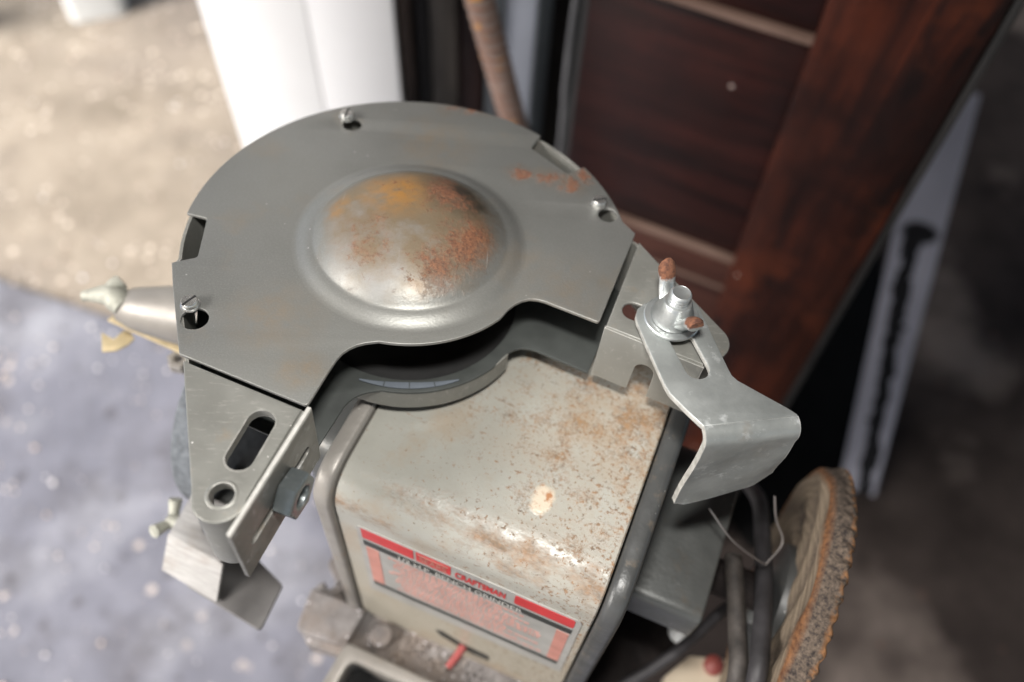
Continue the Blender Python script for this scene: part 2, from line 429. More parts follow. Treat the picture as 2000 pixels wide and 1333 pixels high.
def wood(name, c0, c1, c2, axis='Z', rough=.45):
    t = NT(name)
    sc = {'Z': (14, 14, 1.3), 'X': (1.3, 14, 14)}[axis]
    v = t.scalevec(t.co, sc)
    g = t.noise(3.2, 7, .66, v, .6)
    c = t.mix(t.map(g, .36, .64), c0, c1)
    c = t.mix(t.mul(t.map(t.noise(7, 5, .65), .46, .62), .75), c, c0)
    c = t.mix(t.map(t.noise(9, 4, .6), .55, .75), c, c2)
    fg = t.noise(14, 4, .6, v)
    c = t.mix(t.mul(t.map(fg, .55, .7), .35), c, c0)
    ds = t.mul(t.math('LESS_THAN', t.voro(26), .05), t.map(t.noise(9, 2), .5, .55))
    c = t.mix(t.mul(ds, .6), c, (.5, .42, .38))
    return t.done(c, t.map(t.noise(20, 3), .3, .7, rough * .8, rough * 1.2), 0, t.bump(fg, .12, .001), .25)
M_STILE = wood('mahogany_stile', (.0050, .0016, .0012), (.056, .0120, .0048), (.098, .0215, .0068))
M_PANEL = wood('mahogany_panel', (.0065, .0021, .0018), (.027, .0066, .0048), (.016, .0042, .0033), 'X')
M_RAIL = wood('mahogany_rail', (.028, .010, .0075), (.065, .026, .018), (.05, .019, .015), 'X')
M_MOULD = wood('dusty_lit_moulding', (.09, .055, .042), (.17, .115, .092), (.13, .085, .066), 'X')  # dusty edges; the light they catch is put into this paler tone
M_DARKEDGE = simple('black_door_edge', (.014, .013, .012), .6, 0, .5, 30)

def buff_mat():
    t = NT('stitched_cloth_buff')
    X = t.sep()
    r = t.math('SQRT', t.add(t.mul(X[0], X[0]), t.mul(X[1], X[1])))
    w = t.add(r, t.mul(t.math('SUBTRACT', t.noise(60, 3, .6), .5), .006))
    ring = t.math('SINE', t.mul(w, 1500.0))
    c = t.mix(t.map(ring, -.6, .9), (.19, .150, .108), (.265, .21, .152))
    c = t.mix(t.map(t.noise(90, 5, .7), .45, .7), c, (.25, .20, .145))
    edge = t.map(w, .0655, .0680)
    c = t.mix(edge, c, t.mix(t.map(t.noise(400, 4, .7), .35, .65), (.085, .040, .022), (.215, .105, .050)))
    rim = t.map(X[2], .0006, .0030)
    c = t.mix(rim, c, t.mix(t.map(t.noise(500, 5, .75), .36, .64), (.028, .024, .024), (.165, .128, .098)))
    tip = t.map(X[2], .0085, .0105)
    c = t.mix(t.mul(tip, t.map(t.noise(260, 3), .40, .55)), c, (.27, .135, .062))
    return t.done(c, .95, 0, t.bump(t.add(t.noise(900, 5, .7), t.mul(ring, .25)), .6, .0012), .15)
M_BUFF = buff_mat()
M_STONE = simple('blue_grey_grinding_stone', (.15, .165, .18), .9, 0, .45, 260, .6, 700, bdist=.001)
M_CABLE = simple('dusty_black_cable', (.035, .033, .036), .55, 0, .6, 90, .2, 400, dark=(.02, .019, .02))
M_CABLE2 = simple('dusty_brown_black_cable', (.05, .043, .038), .65, 0, .6, 160, .3, 500)
M_WIRE = simple('dull_wire', (.25, .23, .22), .5, .5)
M_BEIGE = simple('beige_plastic', (.58, .49, .37), .5, 0, .08, 30)
M_WHITEP = simple('white_plastic', (.80, .82, .81), .4, 0, .05, 30)
M_WHITE = simple('white_gloss_paint', (.90, .90, .90), .4, 0, .03, 12)
M_WHITE_DIM = simple('dimmed_white_paint', (.74, .74, .735), .5, 0, .04, 12)  # same white; the dimmer light on the post's side is put into the colour
M_YELLOW2 = simple('weathered_pale_zinc', (.40, .40, .34), .6, .2, .35, 160, .5, 500)
M_YELLOW = simple('yellowed_metal', (.55, .45, .27), .5, .3, .25, 120)
def brushed():
    t = NT('brushed_aluminium')
    v = t.scalevec(t.co, (30, 600, 200))
    g = t.noise(2, 5, .7, v)
    c = t.mix(t.map(g, .35, .65), (.30, .292, .28), (.46, .45, .435))
    c = t.mix(t.mul(t.map(t.noise(70, 5), .56, .7), .4), c, (.28, .24, .20))
    return t.done(c, .5, .35, t.bump(g, .15, .0006))
M_ALU = brushed()
M_TABLE = simple('grey_rest_table', (.16, .155, .15), .5, .3, .25, 60)
M_INTERIOR = simple('shaded_casing_inside', (.06, .066, .062), .6, .2, .3, 60)  # casing grey with the shade inside put into the colour
M_CRESCENT = simple('pale_blue_crescent', (.12, .14, .165), .7, 0, .2, 90)

# ------------------------------------------------------------------ the ground
def tan_concrete():
    t = NT('tan_concrete')
    c = t.mix(t.map(t.noise(5, 6, .65), .3, .7), (.165, .138, .105), (.335, .288, .230))
    c = t.mix(t.map(t.noise(1.6, 3), .45, .7), c, (.25, .215, .185))
    c = t.mix(t.mul(t.map(t.noise(2.6, 5, .65), .50, .68), .6), c, (.125, .105, .088))
    sp = t.voro(38); spk = t.mul(t.math('LESS_THAN', sp, .24), t.map(t.noise(14, 3), .48, .58))
    c = t.mix(t.mul(spk, .7), c, (.66, .58, .49))
    c = t.mix(t.mul(t.map(t.noise(34, 4, .7), .56, .68), .55), c, (.15, .115, .085))
    return t.done(c, .85, 0, t.bump(t.noise(40, 6, .7), .5, .004))
def slab_grey():  # sky glare on the floor is put into this paler blue-grey
    t = NT('blue_grey_slab')
    c = t.mix(t.map(t.noise(9, 6, .65), .3, .7), (.125, .128, .156), (.225, .228, .268))
    c = t.mix(t.map(t.noise(3.0, 5, .6), .52, .72), c, (.36, .365, .40))
    c = t.mix(t.mul(t.map(t.noise(5.5, 6, .7), .50, .64), .6), c, (.095, .09, .098))
    sp = t.mul(t.math('LESS_THAN', t.voro(21), .14), t.map(t.noise(11, 2), .46, .54))
    c = t.mix(t.mul(sp, .8), c, (.62, .54, .48))
    dk = t.map(t.noise(26, 4, .65), .60, .70)
    c = t.mix(t.mul(dk, .75), c, (.06, .054, .058))
    return t.done(c, .6, 0, t.bump(t.noise(60, 6, .7), .35, .003))
def slab_dark():  # stained floor; the shade at the right is put into its dark colour
    t = NT('stained_shade_slab')
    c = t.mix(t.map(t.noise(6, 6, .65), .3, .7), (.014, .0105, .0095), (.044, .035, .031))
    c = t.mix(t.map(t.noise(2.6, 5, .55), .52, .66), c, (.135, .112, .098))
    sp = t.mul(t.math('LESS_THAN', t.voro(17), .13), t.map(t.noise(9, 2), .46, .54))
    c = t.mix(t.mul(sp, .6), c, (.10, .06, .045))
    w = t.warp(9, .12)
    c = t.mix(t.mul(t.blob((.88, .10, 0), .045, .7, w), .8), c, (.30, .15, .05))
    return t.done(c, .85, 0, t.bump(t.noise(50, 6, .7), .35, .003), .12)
def plane(name, poly, z, mat, depth=None):
    bm = bmesh.new()
    if depth:
        bm.free(); bm = hull_prism(poly, z - depth, z, .006, 2)
    else: bm.faces.new([bm.verts.new((x, y, z)) for x, y in poly])
    o = finish(bm, name, mat, None, bool(depth)); o['kind'] = 'structure'; return o
plane('ground', [(-30, -30), (30, -30), (30, 30), (-30, 30)], -.02, tan_concrete())
plane('floor_slab', [(-6.0, 2.494), (.235, .277), (.235, -4), (-6, -4)], 0.0, slab_grey(), .06)
plane('stained_shade_floor', [(.2355, .62), (6, .62 + .0), (6, 4.5), (.9, 4.5), (.2355, 4.5)][:1] + [(.2355, -4), (6, -4), (6, 5), (.2355, 5)], 0.0, slab_dark(), .06)

# unseen slab added overhead to keep the daylight off all but the left
def shade_roof():
    bm = box_bm(-1.40, 4.5, -3.5, 4.5, 2.15, 2.22)
    o = finish(bm, 'shade_roof', simple('shade_roof_boards', (.10, .075, .06), .8), None, False); o['kind'] = 'structure'
shade_roof()

# scattered grit on the slab
def grit():
    bm = bmesh.new()
    for i in range(900):
        x = random.uniform(-1.0, .12); y = random.uniform(-.35, .62)
        gz = 0.0
        if i > 520: x = random.uniform(-1.3, -.2); y = random.uniform(.4, 1.5)
        if y > .36 - .356 * x - .02:
            if y < .36 - .356 * x + .02: continue
            gz = -.02
        s = random.choice([.0012, .0015, .002, .0028, .004]) * random.uniform(.7, 1.2)
        b2 = bmesh.new(); bmesh.ops.create_icosphere(b2, subdivisions=1, radius=s)
        for v in b2.verts: v.co *= random.uniform(.7, 1.2)
        xf(b2, Matrix.Translation((x, y, gz + s * .45)) @ Matrix.Rotation(random.uniform(0, 6), 4, 'Z')); join(bm, b2)
    t = NT('grit'); c = t.mix(t.map(t.noise(7, 2), .4, .6), (.62, .50, .42), (.70, .69, .70))
    o = finish(bm, 'floor_grit', t.done(c, .7)); tag(o, 'pale grit scattered over the floor at the left', 'grit', None, 'stuff')
grit()

# ------------------------------------------------------------------ the loose wheel guard
GC = Vector((0, 0, .9389)); GN = Vector((.0482, .0863, .9951)).normalized()
GX = Vector((1, 0, 0)); GX = (GX - GN * GX.dot(GN)).normalized(); GY = GN.cross(GX)
guard = empty('wheel_guard', frame(GC, GX, GY, GN))
tag(guard, 'loose grey grinder wheel guard with rusty domed cover lying across the motor', 'wheel guard')

def polar(r, a): return (r * math.cos(rad(a)) * .001, r * math.sin(rad(a)) * .001)
DEPTH = -.033
# --- cover plate
arc = lambda r, a0, a1, n: [polar(r, a0 + (a1 - a0) * i / n) for i in range(n + 1)]
outer = []
outer += arc(91, 175.2, 53.0, 60)                     # over the back, left to right
outer += rounded(mm((54.4, 71.7), (50.2, 63.2), (66.6, 47.0), (73.9, 52.5)), [0, .0016, .0016, 0])[0:]
outer += arc(91, 35.2, 12, 10)
outer += mm((93.8, 12.4))
outer += rounded(mm((93.8, 12.4), (74.8, -37.3), (57.1, -29.4)), [0, .0014, 0])[1:-1]
inner_curve = mm((57.1, -29.6), (54.3, -28.3), (51.1, -27.4), (48.0, -27.4), (45.1, -28.4), (42.3, -30.4), (39.6, -33.2))
inner_curve += arc(52.6, -46, -99, 24)
inner_curve += mm((-12.9, -53.0), (-15.8, -54.1), (-18.4, -55.8), (-20.6, -58.0), (-22.3, -60.9), (-24.5, -66.4))
outer += inner_curve
outer += rounded(mm((-24.5, -66.4), (-29.9, -81.3), (-77.1, -62.1)), [0, .0015, 0])[1:-1]
outer += rounded(mm((-29.9, -81.3), (-77.3, -62.0), (-86.7, -31.4)), [0, .0012, 0])[1:-1]
outer += mm((-80.9, -50.6), (-86.8, -31.4))
outer += rounded(mm((-86.8, -31.4), (-90.2, -19.4), (-81.2, -15.8), (-82.2, 5.4), (-90.5, 7.4)), [0, .0006, .0016, .0016, 0])[1:-1]
RD = .0468
holes = [circle(0, 0, RD, 96), circle(-.0317, .0708, .0043, 24), circle(-.0755, -.0460, .0050, 24), circle(.0827, .0225, .0042, 24)]
bm = sheet_bm(outer, holes, 0.0, .0015, .0003)
# the hole for the dome is closed by the dome itself: remove its bevelled rim
kill = [v for v in bm.verts if v.co.xy.length < RD + .0006 and v.co.xy.length > RD - .002 and v.co.z < -1e-5]
bmesh.ops.delete(bm, geom=kill, context='VERTS')
prof = [(47.4, 0), (46.4, .08), (45.2, .45), (43.8, 1.15), (42.2, 1.95), (40.8, 2.5), (39.6, 2.78), (38.9, 2.95), (38.2, 3.35), (37.2, 4.2), (35.5, 5.7), (33, 7.6), (30, 9.5), (26.5, 11.3), (22.5, 12.9), (18, 14.2), (13, 15.2), (8, 15.8), (4, 16.0), (0, 16.05)]
dm = lathe_bm([(r * .001, z * .001) for r, z in prof], 96)
for v in dm.verts:
    k = max(0, 1 - v.co.xy.length / .038)
    v.co.z += .00035 * k ** .5 * mnoise.noise(v.co * 90)
join(bm, dm)
cover = finish(bm, 'cover_plate', M_GUARD, guard, True, 35)
cover['label'] = 'grey cover plate with a rusty pressed dome'

# --- casing: walls, floor, lugs
LUG_T = -.0006
def tip_arc(c, r, a0, a1, n=12): return circle(c[0], c[1], r, n, a0, a1)
CL = (-.0520, -.1165); CR = (.1165, -.0425)
# left lug top (outer edge, round tip, inner edge)
left_lug = mm((-75.6, -64.3), (-31.6, -82.4)) + mm((-43.6, -116.6))[0:1] + tip_arc(CL, .0088, -20, -165, 12) + mm((-61.6, -113.5))
bm = sheet_bm(left_lug, [slotpts((-.0443, -.0885), (-.0485, -.1020), .0048), circle(-.0516, -.1155, .0041, 28)], LUG_T, .0016, .0007, 3)
lugL = finish(bm, 'lug', M_CASE, guard, True, 40); lugL['label'] = 'front lug with a long slot and a round hole'
# raised rim round the slot and the hole
bm = ribbon_bm(slotpts((-.0443, -.0885), (-.0485, -.1020), .0048, 16), LUG_T - .0035, LUG_T + .0001, -.0006, True)
finish(bm, 'slot_rim', M_CASE, lugL)
prof = [(4.0, -4), (4.0, .15), (4.35, .35), (4.9, .30), (5.3, .02), (5.3, -1)]
bm = lathe_bm([(r * .001, z * .001) for r, z in prof], 32); xf(bm, Matrix.Translation((-.0516, -.1155, LUG_T)))
finish(bm, 'hole_rim', M_CASE, lugL)
right_lug = mm((95.6, 8.0), (77.6, -38.0), (113.6, -54.2))[0:3]
right_lug = mm((95.6, 8.0)) + tip_arc(CR, .0092, 25, -75, 12)[:] + mm((113.0, -55.6), (77.6, -38.6))
right_lug = mm((95.2, 8.0), (104.5, -7.0)) + tip_arc(CR, .0092, 25, -95, 12) + mm((113.6, -54.4), (77.5, -38.4))
bm = sheet_bm(right_lug, [slotpts((.0890, -.0300), (.1090, -.0385), .0043)], LUG_T, .0016, .0006, 3)
lugR = finish(bm, 'lug', M_CASE, guard, True, 40); lugR['label'] = 'side lug under the wing nut'
# outer wall all round, from the inner end of the left lug to the tip of the right lug
wall = mm((-30.9, -82.6), (-42.6, -115.2)) + tip_arc(CL, .0086, -20, -165, 12) + mm((-61.0, -113.5), (-75.4, -63.0), (-86.0, -31.0), (-89.6, -18))
wall += arc(90.2, 190, 8, 70) + mm((94.6, 8.0), (104.0, -7.2)) + tip_arc(CR, .0088, 25, -95, 12)
bm = ribbon_bm(wall, DEPTH, -.0017, -.0012)
finish(bm, 'casing_wall', M_CASE, guard, True, 40)
# rounded shoulder where lug and wall meet is the lug's own bevel; right lug's front wall with its open notch
ang = rad(-24.8); RDIR = Vector((math.cos(ang), math.sin(ang), 0)); a0 = Vector((.0770, -.0386, 0))
L = .0405
fw = [(0, -.0014), (0, DEPTH + .0005)] + [(.0150, DEPTH + .0005), (.0158, DEPTH + .0012)] + circle(.0200, -.0175, .0040, 10, 180, 0) + [(.0244, DEPTH + .0006), (L, DEPTH + .0005), (L, -.0014)]
bm = sheet_bm(fw, [], 0, .0013, .00025)
xf(bm, frame(a0, RDIR, Vector((0, 0, 1)), RDIR.cross(Vector((0, 0, 1)))))
finish(bm, 'front_wall', M_CASE, guard, True, 40)
# floor sheet of the casing with its bore
floor_out = arc(89.4, 188, 8, 60) + mm((94, 6), (75.8, -38.2)) + inner_curve + mm((-31, -82.4), (-76, -62.5), (-85.6, -31))
bm = sheet_bm(floor_out, [circle(0, 0, .0465, 64)], DEPTH + .0008, .0014, .0003)
fl = finish(bm, 'casing_floor', M_INTERIOR, guard, True, 35)
bm = lathe_bm([(0, -.0065), (.0470, -.0065), (.0470, -.0045), (0, -.0045)], 64); xf(bm, Matrix.Translation((0, 0, DEPTH)))
finish(bm, 'bore_shade_disc', M_BLACK, guard, True, 40)  # added black disc, painted as the shade seen through the bore
# collar under the hub
cpath = mm((74.9, -38.6), (57.1, -30.2), (54.3, -28.9), (51.1, -28.0), (48.0, -28.0), (45.1, -29.0), (42.3, -31.0), (39.8, -33.8)) + arc(52.4, -44, -99, 24) + mm((-13.1, -52.6), (-16, -53.7), (-18.8, -55.4), (-21.1, -57.8), (-22.8, -60.9), (-25, -66.4))
bm = ribbon_bm(arc(52.4, -36, -112, 30), DEPTH - .0105, DEPTH + .0006, -.0013)
finish(bm, 'hub_collar', M_CASE, guard, True, 40)
# ring segments added in place of the bright crescent in the bore
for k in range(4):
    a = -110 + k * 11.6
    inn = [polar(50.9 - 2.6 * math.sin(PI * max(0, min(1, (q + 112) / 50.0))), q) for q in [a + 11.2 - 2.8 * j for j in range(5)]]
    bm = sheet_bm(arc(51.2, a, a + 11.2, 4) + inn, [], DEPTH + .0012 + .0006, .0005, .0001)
    finish(bm, 'crescent_segment', M_CRESCENT, fl)
# screws
def cheese_screw(u, v, turn, tiltx=0.0):
    root = bpy.data.objects.new('screw', None)
    prof = [(0, -1.2), (1.9, -1.2), (1.9, .1), (3.7, .1), (3.7, .5), (3.1, .7), (3.1, 2.5), (2.75, 2.95), (0, 3.05)]
    bm = lathe_bm([(r * .001, z * .001) for r, z in prof], 28)
    # screwdriver slot
    for vv in bm.verts:
        pass
    m = Matrix.Translation((u, v, 0)) @ Matrix.Rotation(tiltx, 4, 'X') @ Matrix.Rotation(turn, 4, 'Z')
    xf(bm, m); bpy.data.objects.remove(root)
    o = finish(bm, 'screw', M_SCREW, guard, True, 40)
    b2 = box_bm(-.0030, .0030, -.00042, .00042, .0022, .0031); xf(b2, m)
    finish(b2, 'slot', M_BLACK, o, False)
    return o
cheese_screw(-.0345, .0752, rad(80)); cheese_screw(-.0783, -.0400, rad(52)); cheese_screw(.0792, .0288, rad(15))

# --- slide plate with slot and hexagon nut on the left lug
ang = rad(-109.5); NR = Vector((math.cos(ang), math.sin(ang), 0)); NO = Vector((.9426, -.3338, 0))  # along / outwards
po = Vector((0, 0, 0)) + NO * .0014
pl = [(.0897, .0046), (.0897, -.0275), (.1395, -.0260), (.1402, .0068)]
bm = sheet_bm(rounded(pl, .0006), [slotpts((.0975, -.0120), (.1315, -.0110), .0021)], .0016, .0016, .0002)
PF = frame(po, NR, Vector((0, 0, 1)), NO)
if NR.cross(Vector((0, 0, 1))).dot(NO) < 0:
    PF = frame(po, NR, Vector((0, 0, 1)), NO)   # mirrored frame, normals are recalculated
xf(bm, PF)
sp = finish(bm, 'slide_plate', M_PLATE, guard, True, 40)
bm = box_bm(.0899, .1399, .0030, .0059, .00015, .00145)
for v in bm.verts: v.co.y += (v.co.x - .0899) / .05 * .0020
xf(bm, PF); finish(bm, 'worn_edge', M_EDGE, sp, False)
def hexnut(c, r, h, hole):
    b = hull_prism(circle(0, 0, r, 6, 0, 360), 0, h, 0)
    bm2 = sheet_bm(circle(0, 0, r, 6, 12, 372), [circle(0, 0, hole, 24)], h, h, .0011, 2); b.free(); return bm2
bm = hexnut(None, .0088, .0070, .0038)
xf(bm, frame(po + NR * .1128 + Vector((0, 0, -.0120)) + NO * .0016, NR, Vector((0, 0, 1)), NO))
nut = finish(bm, 'hexagon_nut', M_NUT, guard, True, 28)
bm = lathe_bm([(0, 0), (.0031, 0), (.0031, .0048), (.0026, .0052), (0, .0052)], 20)
xf(bm, frame(po + NR * .1128 + Vector((0, 0, -.0120)) + NO * .0012, NR, Vector((0, 0, 1)), NO)); finish(bm, 'bolt_end', M_NUT, nut)

# --- angled rest bracket clamped by a wing nut on the right lug
TOPB = .0042; TH = .0026; RB = .0058
F0 = Vector((.1088, -.0905)); F1 = Vector((.1443, -.0843)); E = (F1 - F0).normalized(); O = Vector((E.y, -E.x))
if O.y > 0: O = -O
A0 = F0 - O * RB; A1 = F1 - O * RB
strap = [tuple(A0)] + mm((102.9, -78.9), (97.4, -71.6), (96.0, -68.0), (91.2, -50.1), (88.5, -39.0)) \
    + mm((88.4, -36.0), (89.6, -32.6), (92.4, -29.8), (97, -28.2), (104, -26.4), (109.0, -25.6), (112.4, -27.2), (114.0, -30.4)) \
    + mm((116.6, -41.0), (121.0, -59.4), (121.9, -62.2), (123.6, -64.3), (139.6, -75.0), (141.6, -76.5), (143.0, -77.7)) + [tuple(A1)]
bm = sheet_bm(strap, [slotpts((.1020, -.0373), (.1090, -.0598), .0047)], TOPB, TH, .0004)
def P3(q, h): return Vector((q.x, q.y, h))
W = (F1 - F0).length
# bend and hanging flange
cols = [0, .0005, .2, .4, .6, .8, .97, 1.0]
def flange_rows():
    rows = []
    for k in range(9):
        ph = k / 8 * PI / 2
        rows.append((-RB + RB * math.sin(ph), TOPB - RB * (1 - math.cos(ph))))
    return rows
fb = bmesh.new(); rows = flange_rows()
def bot(u):      # lower outline of the flange
    x = u * W
    if x < .0015: return -.0445
    if x < .031: return -.0472 + (x / .031) * .0088
    return -.0384 + (x - .031) / (W - .031) * .010
def colpts(u, inner):
    q = F0.lerp(F1, u); off = TH if inner else 0
    pts = []
    for k in range(9):
        ph = k / 8 * PI / 2; rr = RB - off
        pts.append(P3(q + O * (-RB + rr * math.sin(ph)), TOPB - RB + rr * math.cos(ph)))
    zb = bot(u)
    for k in range(1, 9):
        z = TOPB - RB + (zb - TOPB + RB) * k / 8
        pts.append(P3(q + O * (-off + .0004 * math.sin(k * .8 + u * 5)), z))
    return pts
us = [0, .04, .12, .25, .4, .55, .7, .82, .873, .93, 1.0]
outs = [[fb.verts.new(p) for p in colpts(u, False)] for u in us]; ins = [[fb.verts.new(p) for p in colpts(u, True)] for u in us]
for Q in (outs, ins):
    for a, b in zip(Q, Q[1:]):
        for k in range(len(a) - 1): fb.faces.new((a[k], a[k + 1], b[k + 1], b[k]))
for i in (0, -1):
    for k in range(len(outs[0]) - 1): fb.faces.new((outs[i][k], outs[i][k + 1], ins[i][k + 1], ins[i][k]))
for i in range(len(us) - 1): fb.faces.new((outs[i][-1], outs[i + 1][-1], ins[i + 1][-1], ins[i][-1]))
join(bm, fb); bmesh.ops.remove_doubles(bm, verts=bm.verts, dist=2e-5)
br = finish(bm, 'rest_bracket', M_ZINC, guard, True, 38)
br.data.materials.append(simple('raw_cut_zinc', (.46, .455, .42), .5, .2, .35, 260))
for p in br.data.polygons:
    nn = p.normal
    if nn.x * -E.x + nn.y * -E.y > .45 and abs(nn.z) < .5: p.material_index = 1
br['label'] = 'slotted zinc bracket with its wide end bent down'
# washer, wing nut, threaded stud
WC = Vector((.1021, -.0372, TOPB))
bm = lathe_bm([(.0040, 0), (.0108, 0), (.0110, .0003), (.0110, .0012), (.0106, .0016), (.0040, .0016)], 40); xf(bm, Matrix.Translation(WC)); finish(bm, 'washer', M_BRIGHT, guard)
wn_root = lathe_bm([(.0074, .0017), (.0076, .0022), (.0070, .0040), (.0056, .0075), (.0050, .0092), (.0046, .0098), (.0036, .0099), (.0036, .004)], 32)
wd = Vector((-.0033, .0108, 0)).normalized(); wx = Vector((wd.y, -wd.x, 0))
def wing(sign):
    b = bmesh.new(); prof = [(.0030, .0020, .0052), (.0060, .0022, .0075), (.0085, .0042, .0120), (.0105, .0075, .0165 if sign > 0 else .0140), (.0120, .0085, .0176 if sign > 0 else .0146), (.0130, .0095, .0174 if sign > 0 else .0142)]
    rws = []
    for i, (d, z0, z1) in enumerate(prof):
        w = (.0034, .0033, .0031, .0030, .0030, .0027)[i]
        ring = []
        for k in range(10):
            a = 2 * PI * k / 10
            ring.append(b.verts.new(wd * d * sign + wx * w * math.cos(a) + Vector((0, 0, (z0 + z1) / 2 + (z1 - z0) / 2 * math.sin(a)))))
        rws.append(ring)
    for A_, B_ in zip(rws, rws[1:]):
        for k in range(10): b.faces.new((A_[k], A_[(k + 1) % 10], B_[(k + 1) % 10], B_[k]))
    b.faces.new(rws[0]); b.faces.new(rws[-1]); return b
join(wn_root, wing(1)); join(wn_root, wing(-1)); xf(wn_root, Matrix.Translation(WC) @ Matrix.Scale(1.12, 4))
def wingmat():
    t = NT('wing_nut_zinc_rusty_tips'); X = t.sep()
    c = t.mix(t.map(t.noise(160, 4), .35, .65), (.38, .40, .395), (.58, .60, .59))
    f = t.map(t.add(X[2], t.mul(t.math('SUBTRACT', t.noise(500, 4, .7), .5), .004)), TOPB + .0118, TOPB + .0132)
    c = t.mix(f, c, t.mix(t.map(t.noise(600, 4, .7), .35, .65), (.060, .024, .015), (.19, .078, .040)))
    return t.done(c, t.mix(f, (.30, .30, .30), (.9, .9, .9)), t.math('SUBTRACT', .8, t.mul(f, .8)), t.bump(t.noise(700, 4, .7), .25, .0008))
wnut = finish(wn_root, 'wing_nut', wingmat(), guard, True, 45); wnut['label'] = 'wing nut with rusted wing tips'
prof = [(0, -6), (3.5, -6)]
z = -6.0
while z < 14.0: prof += [(4.15, z + .2), (3.65, z + .75), (4.15, z + 1.3)]; z += 1.4
prof += [(3.9, 15.4), (3.4, 15.9), (3.2, 15.75), (0, 15.7)]
bm = lathe_bm([(r * .001, zz * .001) for r, zz in prof], 28); xf(bm, Matrix.Translation(WC)); finish(bm, 'threaded_stud', M_BRIGHT, guard, True, 60)

# ------------------------------------------------------------------ the bench grinder
TH_M = rad(-22.6); OS, OT = .060, .040
mA = Vector((math.cos(TH_M), math.sin(TH_M), 0)); mF = Vector((math.sin(TH_M), -math.cos(TH_M), 0))
grinder = empty('bench_grinder', Matrix.Translation(mA * OS + mF * OT) @ Matrix.Rotation(TH_M, 4, 'Z'))
tag(grinder, 'cream and grey bench grinder with a red lettered label under the loose guard', 'bench grinder')
def m(s, t, z): return Vector((s - OS, -(t - OT), z))     # grinder's own frame: s along the shaft, t towards the front
def mfin(bm, name, mat, parent=None, ang=35, smooth=True): return finish(bm, name, mat, parent or grinder, smooth, ang)
def prof_prism(prof, s0, s1, bev=0., seg=2):
    """prof in (t, z), extruded along the shaft"""
    bm = bmesh.new()
    a = [bm.verts.new(m(s0, t, z)) for t, z in prof]; b = [bm.verts.new(m(s1, t, z)) for t, z in prof]
    n = len(prof); bm.faces.new(a); bm.faces.new(b[::-1])
    for i in range(n): bm.faces.new((a[i], a[(i + 1) % n], b[(i + 1) % n], b[i]))
    bmesh.ops.recalc_face_normals(bm, faces=bm.faces)
    if bev:
        es = [e for e in bm.edges if e.calc_face_angle(0) > rad(50)]
        bmesh.ops.bevel(bm, geom=es, offset=bev, segments=seg, profile=.5, affect='EDGES', clamp_overlap=True)
    return bm
def motor_profile(g=0.0):
    front_b = (.1010 + g, .732); front_t = (.0935 + g, .892 + g); back_t = (-.030 - g, .892 + g); back_b = (-.036 - g, .732)
    return rounded([front_b, front_t, back_t, back_b], [.0, .019, .026, 0], 10)
S0, S1 = .0075, .1215
mfin(prof_prism(motor_profile(), S0, S1, .0006, 1), 'motor_housing', M_MOTOR)
mfin(prof_prism(motor_profile(.0022), -.0015, S0 - .0008, .0022, 3), 'end_cap', M_CAPL)
mfin(prof_prism(motor_profile(.0022), S1 + .0008, .1310, .0026, 3), 'end_cap', M_CAP)
# end bells
bell = rounded([(.0690, .818), (.0685, .842), (-.012, .842), (-.014, .822)], [.002, .005, .02, .002], 6)
mfin(prof_prism(bell, .1312, .1660, .003, 3), 'end_bell', M_BELL)
mfin(prof_prism(rounded([(.046, .745), (.046, .8215), (-.006, .8215), (-.006, .745)], .012, 5), .1312, .1520, .002, 2), 'bearing_housing', M_SHADE)
mfin(prof_prism(rounded([(.07, .76), (.066, .85), (-.008, .85), (-.01, .76)], .012, 5), -.030, -.0017, .003, 2), 'end_bell', M_BELL)
SZ, ST = .806, .032
def along(bm, s, t=ST, z=SZ, yaw=0.0):      # put a lathed mesh (axis Z) on the shaft line
    d = Vector((math.cos(yaw), math.sin(yaw), 0)); xf(bm, zframe(m(s, t, z), d, (0, 1, 0))); return bm
mfin(along(lathe_bm([(0, 0), (.009, 0), (.009, .320), (0, .320)], 24), -.118), 'shaft', M_SHADE)
# front face frame: x along shaft, y up the face
fb0 = Vector((.1010, .732)); ft0 = Vector((.0935, .892)); fdir = (ft0 - fb0).normalized()
yv = (m(0, fdir.x, fdir.y) - m(0, 0, 0)).normalized(); xv = Vector((1, 0, 0)); nv = xv.cross(yv)
if nv.y > 0: nv = -nv
def face_frame(s, z, off):
    t = fb0.x + (ft0.x - fb0.x) * (z - fb0.y) / (ft0.y - fb0.y)
    return frame(m(s, t, z) + nv * off, xv, yv, nv)
# --- rating label
LW, LH = .1015, .0815
LZ0 = .7850
LF = lambda off: face_frame(.0165, LZ0, off)
def fsheet(poly, off, th=.0002): return xf(sheet_bm(poly, [], 0, th, 0.0), LF(off))
def rect(x0, x1, y0, y1): return [(x0 * LW, (1 - y1) * LH), (x1 * LW, (1 - y1) * LH), (x1 * LW, (1 - y0) * LH), (x0 * LW, (1 - y0) * LH)]
lab = mfin(fsheet(rounded(rect(0, 1, 0, 1), .003), .0004, .0004), 'rating_label', M_LABEL); lab['label'] = 'red, black and silver printed rating label'
def strip(name, x0, x1, y0, y1, mat, off=.0006, r=0): return mfin(fsheet(rounded(rect(x0, x1, y0, y1), r) if r else rect(x0, x1, y0, y1), off), name, mat, lab, smooth=False)
strip('red_bar', .022, .262, .018, .138, M_RED)
strip('logo_box', .275, .432, .018, .138, M_RED)
strip('red_bar', .716, .975, .018, .138, M_RED, r=.0015)
strip('title_bar', .022, .975, .172, .240, M_PRINTBLACK)
strip('side_panel', .030, .090, .262, .800, M_PINK); strip('side_panel', .915, .970, .262, .800, M_PINK)
